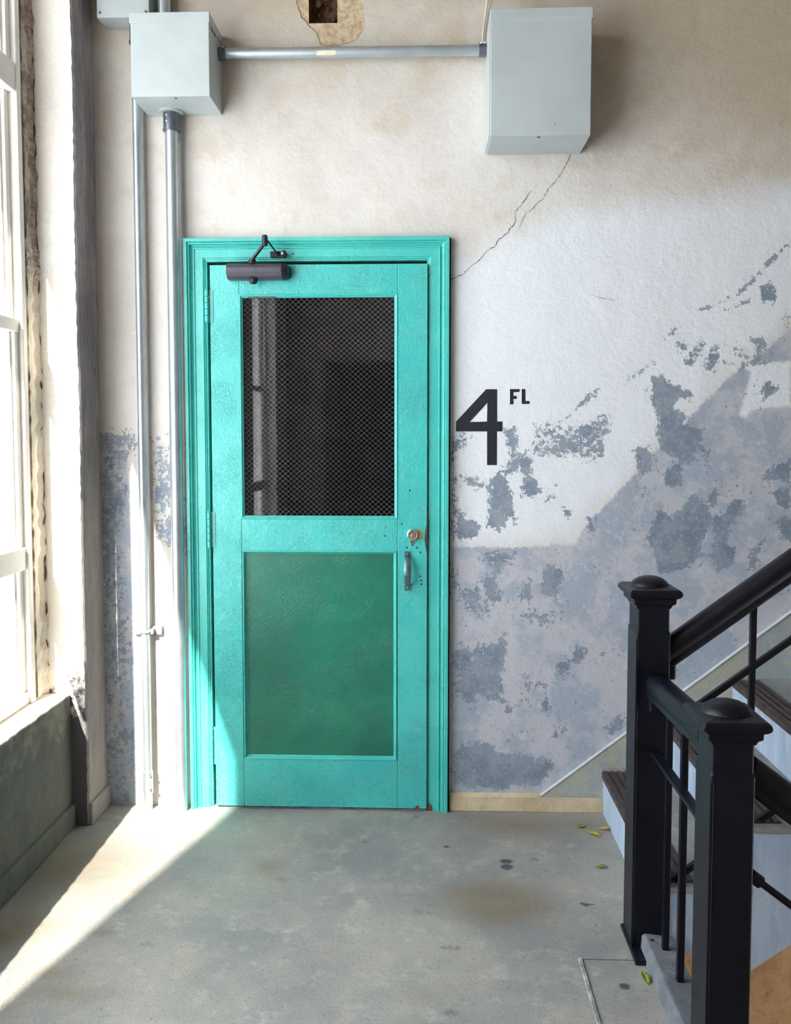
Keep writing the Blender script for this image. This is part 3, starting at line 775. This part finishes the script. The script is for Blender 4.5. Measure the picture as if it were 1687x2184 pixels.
# hinges
for hx, ha, hb in ((-.857, 1.94, 2.063), (-.859, 1.059, 1.199), (-.861, .183, .334)):
    hn = MB(); nk = 5
    for i in range(nk):
        za = ha + (hb-ha)*i/nk; zb = ha + (hb-ha)*(i+1)/nk
        hn.lathe([(.0065, za+.001), (.0075, za+.002), (.0075, zb-.002), (.0065, zb-.001)], (hx, 3.464, 0), seg=14)
    hn.lathe([(.004, ha-.006), (.006, ha-.003), (.004, ha)], (hx, 3.464, 0), seg=12)
    hn.lathe([(.004, hb), (.006, hb+.004), (.003, hb+.008)], (hx, 3.464, 0), seg=12)
    hn.box(hx, hx+.022, 3.4715, 3.4755, ha, hb)
    obj('hinge', hn, M['tealframe'], dr, smooth=True, label='painted knuckle hinge')
# closer
cb = MB()
pr = [(-.030,3.474),(-.030,3.440),(-.022,3.422),(-.004,3.410),(.012,3.410),(.026,3.424),(.030,3.440),(.030,3.474)]
zc = 2.128
cb.loft([[(x, p[1], zc+p[0]) for p in pr] for x in (-.770, -.556)])
cl_ = obj('door_closer', cb, M['closer'], dr, bevel=.003, label='dark bronze hydraulic door closer')
ec = MB(); rings = []
for x, k in ((-.556, 1.0), (-.545, .97), (-.536, .82), (-.532, .5)):
    rings.append([(x, 3.474 - (3.474-p[1])*k, zc+p[0]*k) for p in pr])
obj('end_cap', ec.loft(rings), M['closerdark'], cl_, smooth=True)
obj('pinion_cap', MB().lathe([(.013, 0), (.0155, -.004), (.0155, -.014), (.011, -.020), (.004, -.022)], (-.668, 3.432, zc-.028), seg=18), M['closerdark'], cl_, smooth=True)
ar = MB()
ar.sweep([(-.0035,-.011),(.0035,-.011),(.0035,.011),(-.0035,.011)], (-.672, 3.425, zc+.040), (-.612, 3.375, 2.222), up=(0,1,0))
ar.lathe([(.014, 0), (.014, .014), (.010, .018)], (-.672, 3.432, zc+.028), seg=16)
obj('main_arm', ar, M['closerdark'], cl_)
ar = MB()
ar.sweep([(-.003,-.010),(.003,-.010),(.003,.010),(-.003,.010)], (-.612, 3.372, 2.244), (-.574, 3.440, 2.190), up=(0,1,0))
ar.lathe([(.009, -.030), (.011, -.026), (.011, .006), (.008, .010)], (-.612, 3.372, 2.240), seg=14)
obj('forearm', ar, M['closerdark'], cl_)
ar = MB().box(-.605, -.545, 3.440, 3.468, 2.182, 2.204).lathe([(.012,0),(.012,.03),(.008,.034)], (-.553, 3.470, 2.196), (0,-1,0), 14)
obj('frame_shoe', ar, M['closerdark'], cl_, bevel=.003)
obj('shoe_screw', MB().lathe([(.0055,0),(.0055,.003),(.003,.004)], (-.556, 3.436, 2.196), (0,-1,0), 12), M['chrome'], cl_)
# lock cylinder
lk = MB().lathe([(.0225,0),(.0225,.012),(.021,.016),(.018,.017),(.0175,.0155),(.002,.0155)], (-.058, FY0, 1.113), (0,-1,0), 28)
lk = obj('lock_cylinder', lk, M['chrome'], dr, smooth=True, label='bright round lock cylinder')
obj('lock_plug', MB().lathe([(.0085,0),(.0085,.0035),(.007,.004)], (-.058, FY0-.0155, 1.107), (0,-1,0), 18), M['brass'], lk)
obj('keyway', MB().box(-.0592, -.0568, FY0-.0202, FY0-.019, 1.102, 1.113), M['dark'], lk)
obj('bare_patch', MB().lathe([(.021,0),(.021,.0012),(.019,.0016)], (-.0395, FY0, 1.112), (0,-1,0), 24), M['brass'], dr, label='worn brass ring where an older lock sat')
obj('bare_patch', MB().prism([(-.068,1.088),(-.05,1.088),(-.048,1.082),(-.056,1.067),(-.062,1.066),(-.064,1.078)], FY0-.0008, FY0), M['crackbrown'], dr)
# paint worn to wood along the lock edge, the bead and the casing foot
for nm, P, y in (('worn_edge', [(-.001,1.19),(-.004,1.17),(-.003,1.15),(-.010,1.12),(-.011,1.09),(-.007,1.06),(-.003,1.04),(-.001,1.03)], FY0),
                 ('worn_edge', [(-.05,.012),(-.03,.012),(-.03,.022),(-.042,.026)], FY0),
                 ('worn_edge', [(-.700,gz1-.012),(-.700,gz1-.006),(-.65,gz1-.004),(-.60,gz1-.006),(-.585,gz1-.012)], FY0+.004)):
    obj(nm, MB().prism(P, y-.0008, y), M['crackbrown'], dr)
# pull handle
ph = MB(); pts = []; xh = -.077
ph.box(xh-.0125, xh+.0125, FY0-.003, FY0, 1.022, 1.046).box(xh-.0125, xh+.0125, FY0-.003, FY0, .892, .918)
rings = []
for i in range(19):
    a = math.pi*i/18; zz = .970 + math.cos(a)*.055; yy = FY0 - .002 - math.sin(a)**.75*.040
    wd = .0095 + .004*math.sin(a)
    tn = Vector((0, -math.cos(a)*.040, -math.sin(a)*.055)).normalized(); nr = Vector((0, tn.z, -tn.y))
    rings.append([(xh+wd*c, yy+nr.y*.0045*s, zz+nr.z*.0045*s) for c, s in ((-1,-.3),(-.5,-1),(.5,-1),(1,-.3),(1,.4),(.5,1),(-.5,1),(-1,.4))])
ph.loft(rings)
ph = obj('pull_handle', ph, M['pull'], dr, smooth=True, label='worn steel pull handle')
for z in (1.036, .902): obj('screw', MB().lathe([(.0045,0),(.004,.002),(.002,.003)], (xh, FY0-.003, z), (0,-1,0), 12), M['pull'], ph)
# old screw holes and nail heads
for px, py in ((857,1117),(821,1143),(868,1168),(889,1168),(896,1229),(898,1238),(899,1246),(897,1178),(625,541),(874,1046)):
    x, z = onwall(px, py, FY0 if py > 545 else 3.482)
    obj('screw_hole', MB().lathe([(.0035,0),(.003,.0008)], (x, (FY0 if py > 545 else 3.483)-.0002, z), (0,-1,0), 10), M['dark'], dr)
for px, py in ((548,1706),(636,1708),(730,1708),(822,1706),(884,1694),(634,624),(834,622),(856,1644)):
    x, z = onwall(px, py, FY0)
    obj('nail_head', MB().lathe([(.0045,0),(.0042,.0016),(.002,.0024)], (x, FY0, z), (0,-1,0), 10), M['tealframe'], dr, smooth=True)

# ------------------------------------------------------------------ floor number
fn = thing('floor_number', onwall(1050, 991)[:1] + (YW, onwall(1050, 991)[1]), 'black stencilled 4 FL floor marking beside the door', 'sign')
def flat(name, pix, holes=None, lab=None):
    bm = bmesh.new(); y0, y1 = YW-.0012, YW
    def loop(P): return [bm.verts.new((p[0]-WL[fn].x, y0-WL[fn].y, p[1]-WL[fn].z)) for p in (onwall(*q) for q in P)]
    ed = []
    for P in [pix] + (holes or []):
        L_ = loop(P); ed += [bm.edges.new((L_[i], L_[(i+1) % len(L_)])) for i in range(len(L_))]
    bmesh.ops.triangle_fill(bm, use_beauty=True, edges=ed)
    ex = bmesh.ops.extrude_face_region(bm, geom=list(bm.faces))
    for v in ex['geom']:
        if isinstance(v, bmesh.types.BMVert): v.co.y += y1-y0
    bmesh.ops.recalc_face_normals(bm, faces=bm.faces)
    me = bpy.data.meshes.new(name); bm.to_mesh(me); bm.free(); me.materials.append(M['ink'])
    o = bpy.data.objects.new(name, me); COL.objects.link(o); o.parent = fn; WL[o] = WL[fn]
    if lab: o['label'] = lab
def z4(P): return [(940 + a/3.667, 780 + c/3.667) for a, c in P]
flat('numeral', z4([(355,184),(440,184),(440,436),(482,436),(482,514),(439,514),(438,777),(362,777),(362,514),(119,514),(119,437)]), [z4([(364,290),(362,437),(226,440)])], 'large black numeral 4')
flat('letter', z4([(541,183),(616,183),(616,205),(568,207),(568,236),(592,236),(592,260),(567,260),(567,302),(541,302)]), None, 'small black letter F')
flat('letter', z4([(633,183),(661,183),(661,276),(694,276),(694,299),(633,299)]), None, 'small black letter L')

# ------------------------------------------------------------------ conduit and boxes
def cyl(name, p0, p1, r, mat, parent=None, seg=20, **t):
    return obj(name, MB().tube([p0, p1], r, seg), mat, parent, smooth=True, **t)

bA = thing('electrical_box', (-.938, 3.4, 2.733), 'cube-shaped pale grey electrical box above the two vertical pipes', 'electrical box')
ax0, ax1, ay0, az0, az1 = -1.084, -.796, 3.30, 2.735, 3.032
obj('body', MB().box(ax0, ax1, ay0, 3.499, az0, az1-.004), M['boxgrey'], bA, bevel=.002)
obj('cover', MB().box(ax0-.003, ax1+.003, ay0-.005, 3.499, az1-.036, az1), M['boxgrey'], bA, bevel=.002, label='overlapping top cover lip')
obj('knockout', MB().lathe([(.005,0),(.005,.0008)], (-.925, 3.318, az0), (0,0,-1), 14), M['dark'], bA)
obj('latch_slot', MB().box(ax1-.0005, ax1+.001, 3.325, 3.40, az1-.046, az1-.042), M['dark'], bA)

bB = thing('electrical_box', (.40, 3.39, 2.573), 'large tall grey electrical box at the end of the horizontal pipe', 'electrical box')
bx0, bx1, by0, bz0, bz1 = .223, .580, 3.28, 2.574, 3.016
obj('body', MB().box(bx0, bx1, by0, 3.499, bz0, bz1-.004), M['boxgrey'], bB, bevel=.002)
obj('cover', MB().box(bx0-.003, bx1+.003, by0-.006, 3.499, bz1-.036, bz1), M['boxgrey'], bB, bevel=.002, label='overlapping top cover lip')
obj('seam_flange', MB().box(bx0-.005, bx0, by0+.004, 3.499, bz0+.004, bz1-.036), M['boxgrey'], bB)
obj('knockout', MB().lathe([(.006,0),(.006,.0008)], (.398, 3.30, bz0), (0,0,-1), 14), M['dark'], bB)
obj('paint_chip', MB().box(.452, .4535, by0-.0006, by0, 2.607, 2.614), M['dark'], bB)

bC = thing('junction_box', (-1.14, 3.45, 3.062), 'shallow grey junction box at the top left corner', 'electrical box')
obj('body', MB().box(-1.243, -1.045, 3.40, 3.499, 3.064, 3.50), M['boxgrey'], bC, bevel=.002)
for x in (-1.232, -1.057):
    obj('cover_screw', MB().lathe([(.005,0),(.004,.004),(.002,.005)], (x, 3.40, 3.082), (0,-1,0), 10), M['fitting'], bC)

def conduit(name, loc, label, parts, group=None):
    t = thing(name, loc, label, 'pipe', group)
    for nm, p0, p1, r, m in parts: cyl(nm, p0, p1, r, m, t)
    return t
p1 = conduit('conduit_pipe', (-1.118, 3.46, 0), 'thin vertical galvanised pipe nearest the corner pier', [
    ('pipe', (-1.118,3.46,0.0), (-1.118,3.46,3.0), .0165, M['pipe']), ('connector', (-1.118,3.46,2.995), (-1.118,3.46,3.064), .021, M['fitting']),
    ('locknut', (-1.118,3.46,2.99), (-1.118,3.46,3.0), .024, M['fitting']),
    ('coupling', (-1.118,3.46,.068), (-1.118,3.46,.158), .0195, M['pipe'])])
for z in (.085, .14): obj('coupling_screw', MB().lathe([(.005,0),(.005,.005),(.003,.007)], (-1.103, 3.443, z), (.6,-.8,0), 10), M['fitting'], p1)
sb = MB().box(-1.172, -1.140, 3.480, 3.499, .705, .738).box(-1.096, -1.060, 3.480, 3.499, .705, .738)
sb.tube([(-1.118 + math.cos(a)*.019, 3.46 + math.sin(a)*.019, .7215) for a in [math.radians(q) for q in range(20, -201, -20)]], .0045, 8)
sb.box(-1.150, -1.134, 3.455, 3.497, .712, .731).box(-1.102, -1.086, 3.455, 3.497, .712, .731)
obj('strap', sb, M['bead'], p1, bevel=.002, label='cast pipe strap fixed to the wall')
p2 = conduit('conduit_pipe', (-.982, 3.452, 0), 'thick vertical galvanised pipe running up beside the door casing', [
    ('pipe', (-.982,3.452,0.0), (-.982,3.452,2.70), .0245, M['pipe']), ('connector', (-.982,3.452,2.665), (-.982,3.452,2.735), .030, M['fitting']),
    ('locknut', (-.982,3.452,2.728), (-.982,3.452,2.7352), .046, M['boxgrey']), ('collar', (-.982,3.452,2.660), (-.982,3.452,2.668), .032, M['fitting'])])
for z in (2.69, 2.712): obj('connector_screw', MB().lathe([(.006,0),(.005,.004),(.003,.006)], (-.99, 3.424, z), (-.2,-1,0), 10), M['chrome'], p2)
p3 = conduit('conduit_pipe', (-.965, 3.45, 3.03), 'short vertical pipe rising from the top of the cube box', [
    ('pipe', (-1.002,3.45,3.032), (-1.002,3.45,3.55), .0245, M['pipe']), ('connector', (-1.002,3.45,3.0325), (-1.002,3.45,3.075), .030, M['fitting'])])
p4 = conduit('conduit_pipe', (-.28, 3.452, 2.93), 'horizontal grey pipe linking the two electrical boxes', [
    ('pipe', (-.79,3.452,2.947), (.222,3.452,2.945), .0200, M['pipe']), ('connector', (-.796,3.452,2.947), (-.768,3.452,2.947), .0255, M['fitting']),
    ('connector', (.190,3.452,2.945), (.2175,3.452,2.945), .0235, M['fitting'])])
for x in (-.788, -.776, .197, .211): obj('set_screw', MB().lathe([(.0042,0),(.004,.004),(.002,.005)], (x, 3.436 if x < 0 else 3.440, 2.967 if x > 0 else 2.962), (0,-.6,.8), 10), M['chrome'], p4)
st = MB(); rr = []
for x in (-.421, -.349):
    rr.append([(x, 3.452 - math.cos(a)*.0204, 2.9465 + math.sin(a)*.0204) for a in [math.radians(q) for q in range(-52, 0, 8)]])
st.loft(rr, cap=False, close=False)
obj('paper_label', st, M['paper'], p4, label='torn cream paper label')
cb = [(.232,3.47,3.30),(.226,3.478,3.17),(.214,3.485,3.08),(.206,3.485,3.02),(.205,3.482,2.99),(.209,3.470,2.972),(.2165,3.458,2.966)]
obj('power_cable', MB().tube(cb, .0035, 10), M['cable'], None, smooth=True, label='thin cream cable hanging beside the large grey box', cat='cable')

# ------------------------------------------------------------------ stairs
RISE, RUN, NX = 0.183, 0.249, 0.686
SY0, SY1 = 2.555, YW
stc = thing('staircase', (1.8, 3.0, 0), 'concrete stair flight climbing to the right along the wall', 'stairs', kind='structure')
NST = 9
for i in range(NST):
    xa = NX + .014 + i*RUN; z1 = RISE*(i+1)
    xe = xa + RUN + (0 if i < NST-1 else 1.2)
    zb = max(-.22, -.10 + .72*(xa-.90)) if i else -.22
    zb2 = -.10 + .72*(xe-.90)
    poly = [(xa, zb if i else 0.0), (xe, max(zb2, -.22)), (xe, z1-.018), (xa, z1-.018)]
    stp = obj('step', MB().prism(poly, SY0, SY1-.001), M['step'], stc)
    stp.data.materials.append(M['riser'])
    for p in stp.data.polygons:
        if p.normal.x < -0.9 or p.normal.y < -0.9: p.material_index = 1
    obj('tread', MB().box(xa-.014, xe-.0002, SY0-.004, SY1-.001, z1-.018, z1-.001), M['step'], stp, bevel=.004)
    tp = MB().box(xa-.0150, xa+.092, SY0+.03, SY1-.055, z1-.024, z1+.001)
    for k in range(4): tp.box(xa-.012+k*.027, xa+.006+k*.027, SY0+.032, SY1-.057, z1+.001, z1+.006)
    obj('tread_plate', tp, M['tread'], stp, bevel=.0015, label='dark ribbed iron nosing plate')
# plaster skirt on the wall, following the flight
SKS = 0.775
def sk(x): return 0.077 + SKS*(x-0.468)
skt = thing('trim_4', (1.0, YW, 0), 'cement stair skirt with a pale sloping top edge', 'trim', kind='structure')
obj('skirt_board', MB().prism([(.445,0),(3.0,0),(3.0,sk(3.0)),(.468,.077),(.445,.066)], YW-.012, YW-.0002), M['skirt'], skt)
obj('skirt_edge', MB().prism([(.452,sk(.452)-.004),(3.0,sk(3.0)-.004),(3.0,sk(3.0)+.006),(.452,sk(.452)+.004)], YW-.016, YW-.0002), M['skirtedge'], skt, bevel=.002)
obj('baseboard_back', MB().prism([(YW-.016,0),(YW-.0005,0),(YW-.0005,.074),(YW-.006,.070),(YW-.013,.058)], .092, .70, 'yz'), M['tanbase'], None, bevel=.003,
    label='low tan cement baseboard between the door and the stairs', cat='baseboard', kind='structure')

# descending flight beside the well
dst = thing('staircase', (1.8, 1.45, -1.7), 'concrete stair flight going down beyond the front newel post', 'stairs', kind='structure')
for i in range(8):
    xa = STX + i*RUN; z1 = -RISE*(i+1)
    obj('step', MB().box(xa, xa+RUN+.02, WELLY-.04, 1.98, z1-.2, z1), M['step'], dst, bevel=.004)

# ------------------------------------------------------------------ newels and railings
def newel(x0, x1, y0, y1, ztop, label, plate):
    cx, cy = (x0+x1)/2, (y0+y1)/2; hx, hy = (x1-x0)/2, (y1-y0)/2
    t = thing('newel_post', (cx, cy, 0), label, 'newel post', 'black iron newel posts')
    zs = ztop - .085
    obj('shaft', MB().squareloft([(hx,hy,.012),(hx,hy,zs-.075),(hx-.003,hy-.003,zs-.068),(hx-.003,hy-.003,zs)], cx, cy), M['iron'], t, bevel=.004)
    e = .008
    cap = obj('cap', MB().squareloft([(hx,hy,zs-.004),(hx+.003,hy+.003,zs+.006),(hx+.012,hy+.012,zs+.012),(hx+.012,hy+.012,zs+.026),
        (hx+.020,hy+.020,zs+.030),(hx+.026,hy+.026,zs+.036),(hx+.026,hy+.026,zs+.046),(hx+.020,hy+.020,zs+.053),(hx*.86,hy*.86,zs+.057)], cx, cy), M['iron'], t, bevel=.003)
    rd = min(hx, hy)*1.10
    obj('dome', MB().lathe([(rd*1.04, 0), (rd, .006), (rd*.88, .014), (rd*.66, .022), (rd*.36, .027), (rd*.06, .029)], (cx, cy, zs+.055), seg=32), M['iron'], cap, smooth=True)
    obj('base_plate', MB().box(*plate, 0.0, .014), M['iron'], t, bevel=.004)
    obj('corner_strip', MB().box(x0-.0025, x0+.006, y0-.0025, y0+.006, .014, zs-.09), M['iron'], t, bevel=.002)
    return t
newel(.598, .694, 2.535, 2.650, 1.097, 'taller black newel post at the foot of the rising stairs', (.592, .702, 2.462, 2.662))
newel(.632, .730, 1.962, 2.078, .905, 'shorter black newel post nearest the camera', (.620, .742, 1.94, 2.10))

hrp = [(-.030,-.030),(-.022,-.038),(.022,-.038),(.030,-.030),(.026,-.018),(.034,-.004),(.033,.014),(.024,.030),(.010,.037),(-.010,.037),(-.024,.030),(-.033,.014),(-.034,-.004),(-.026,-.018)]
RY = 2.597; SL = 0.745
def hr(x): return .868 + SL*(x-.70)
ru = thing('stair_railing', (1.7, RY, .9), 'black iron railing climbing with the upper stairs', 'railing')
obj('handrail', MB().sweep(hrp, (.690, RY, hr(.690)), (2.7, RY, hr(2.7))), M['iron'], ru, smooth=True)
obj('rail_bracket', MB().box(.692, .722, RY-.025, RY+.025, hr(.70)-.075, hr(.70)-.02), M['iron'], ru, bevel=.006)
for off, r in ((-.225, .0088), (-.705, .0088)):
    obj('rail_bar', MB().sweep([(-r,-r),(r,-r),(r,r),(-r,r)], (.693, RY, hr(.693)+off), (2.7, RY, hr(2.7)+off)), M['iron'], ru, bevel=.002)
for i in range(7):
    x = .947 + i*.249
    obj('baluster', MB().box(x-.0085, x+.0085, RY-.0085, RY+.0085, hr(x)-.715, hr(x)-.03), M['iron'], ru, bevel=.0015)
rl = thing('landing_railing', (.66, 2.3, 0), 'short level black railing between the two newel posts', 'railing')
LXR = .662
obj('handrail', MB().sweep(hrp, (LXR-.004, 2.537, .785), (LXR+.006, 2.076, .795)), M['iron'], rl, smooth=True)
obj('rail_bracket', MB().box(LXR-.03, LXR+.01, 2.505, 2.536, .715, .755), M['iron'], rl, bevel=.004)
obj('rail_bar', MB().box(LXR-.020, LXR+.006, 2.076, 2.5349, .585, .597), M['iron'], rl, bevel=.002)
for y in (2.462, 2.315): obj('baluster', MB().box(LXR+.004, LXR+.022, y-.009, y+.009, .04, .76), M['iron'], rl, bevel=.0015)
kb = obj('kerb', MB().prism([(.622,.0),(.712,0),(.712,.048),(.634,.056),(.626,.050)], 2.10, 2.534), M['kerb'], floor, bevel=.003, label='low dark kerb along the stairwell edge')
obj('bolt_hole', MB().lathe([(.007,0),(.006,.001)], (.648, 2.50, .0545), (0,0,1), 12), M['dark'], kb)
rd_ = thing('stair_railing', (1.5, 2.02, -.3), 'black iron railing sloping down from the front newel post', 'railing')
def hd_(x): return .735 - .75*(x-.735)
obj('handrail', MB().sweep(hrp, (.728, 2.022, hd_(.728)), (2.5, 2.022, hd_(2.5))), M['iron'], rd_, smooth=True)
obj('rail_bar', MB().tube([(.728, 2.022, hd_(.728)-.235), (2.5, 2.022, hd_(2.5)-.235)], .0085, 12), M['iron'], rd_, smooth=True)
obj('collar', MB().tube([(.745, 2.022, hd_(.745)-.235), (.768, 2.022, hd_(.768)-.235)], .015, 14), M['iron'], rd_, smooth=True)
for i in range(6):
    x = .98 + i*.25
    obj('baluster', MB().box(x-.0085, x+.0085, 2.0135, 2.0305, hd_(x)-.90, hd_(x)-.03), M['iron'], rd_, bevel=.0015)

# ------------------------------------------------------------------ fallen leaves
def leaf(px, py, ln, wd, rot, m, label, curl=.006):
    cx, cy = onfloor(px, py); mb = MB(); n = 9; top = []; c, s = math.cos(rot), math.sin(rot)
    prof_ = [0.04, .35, .7, .95, 1., .9, .65, .35, .05]
    v = []; f = []
    for i in range(n):
        t = i/(n-1); L_ = (t-.5)*ln; bow = math.sin(t*math.pi)*curl*.5 + (t**3)*curl
        for j, e in enumerate((-1, -.45, 0, .45, 1)):
            W_ = e*wd*.5*prof_[i]*random.uniform(.88, 1.08)
            z = .0012 + bow + abs(e)*curl*.55*prof_[i]
            v.append((cx + L_*c - W_*s, cy + L_*s + W_*c, z))
        if i:
            for j in range(4): f.append(((i-1)*5+j, (i-1)*5+j+1, i*5+j+1, i*5+j))
    mb.add(v, f)
    o = obj('fallen_leaf', mb, m, None, smooth=True, label=label, cat='leaf', group='small leaves fallen on the landing')
    so = o.modifiers.new('solid', 'SOLIDIFY'); so.thickness = .0008
    e0 = Vector((cx - c*ln*.5, cy - s*ln*.5, .002))
    stm = MB().tube([e0, e0 + Vector((-c*ln*.12, -s*ln*.12, .001)), e0 + Vector((-c*ln*.24, -s*ln*.20, .0025))], .0008, 6)
    obj('stem', stm, m, o)
leaf(1268, 1781, .055, .028, -.9, M['leafy'], 'bright yellow leaf lying near the first stair riser', .008)
leaf(1239, 1765, .032, .020, .35, M['leafg'], 'small olive leaf furthest from the stairs near the baseboard')
leaf(1294, 1769, .060, .030, -.1, M['leafb'], 'dry beige leaf touching the first riser')
leaf(1283, 1851, .040, .018, -.1, M['leafg'], 'dull green leaf fragment beside the tall newel post')
leaf(1376, 2090, .050, .022, 1.7, M['leafg'], 'curled yellow-green leaf in front of the newel base plate', .010)
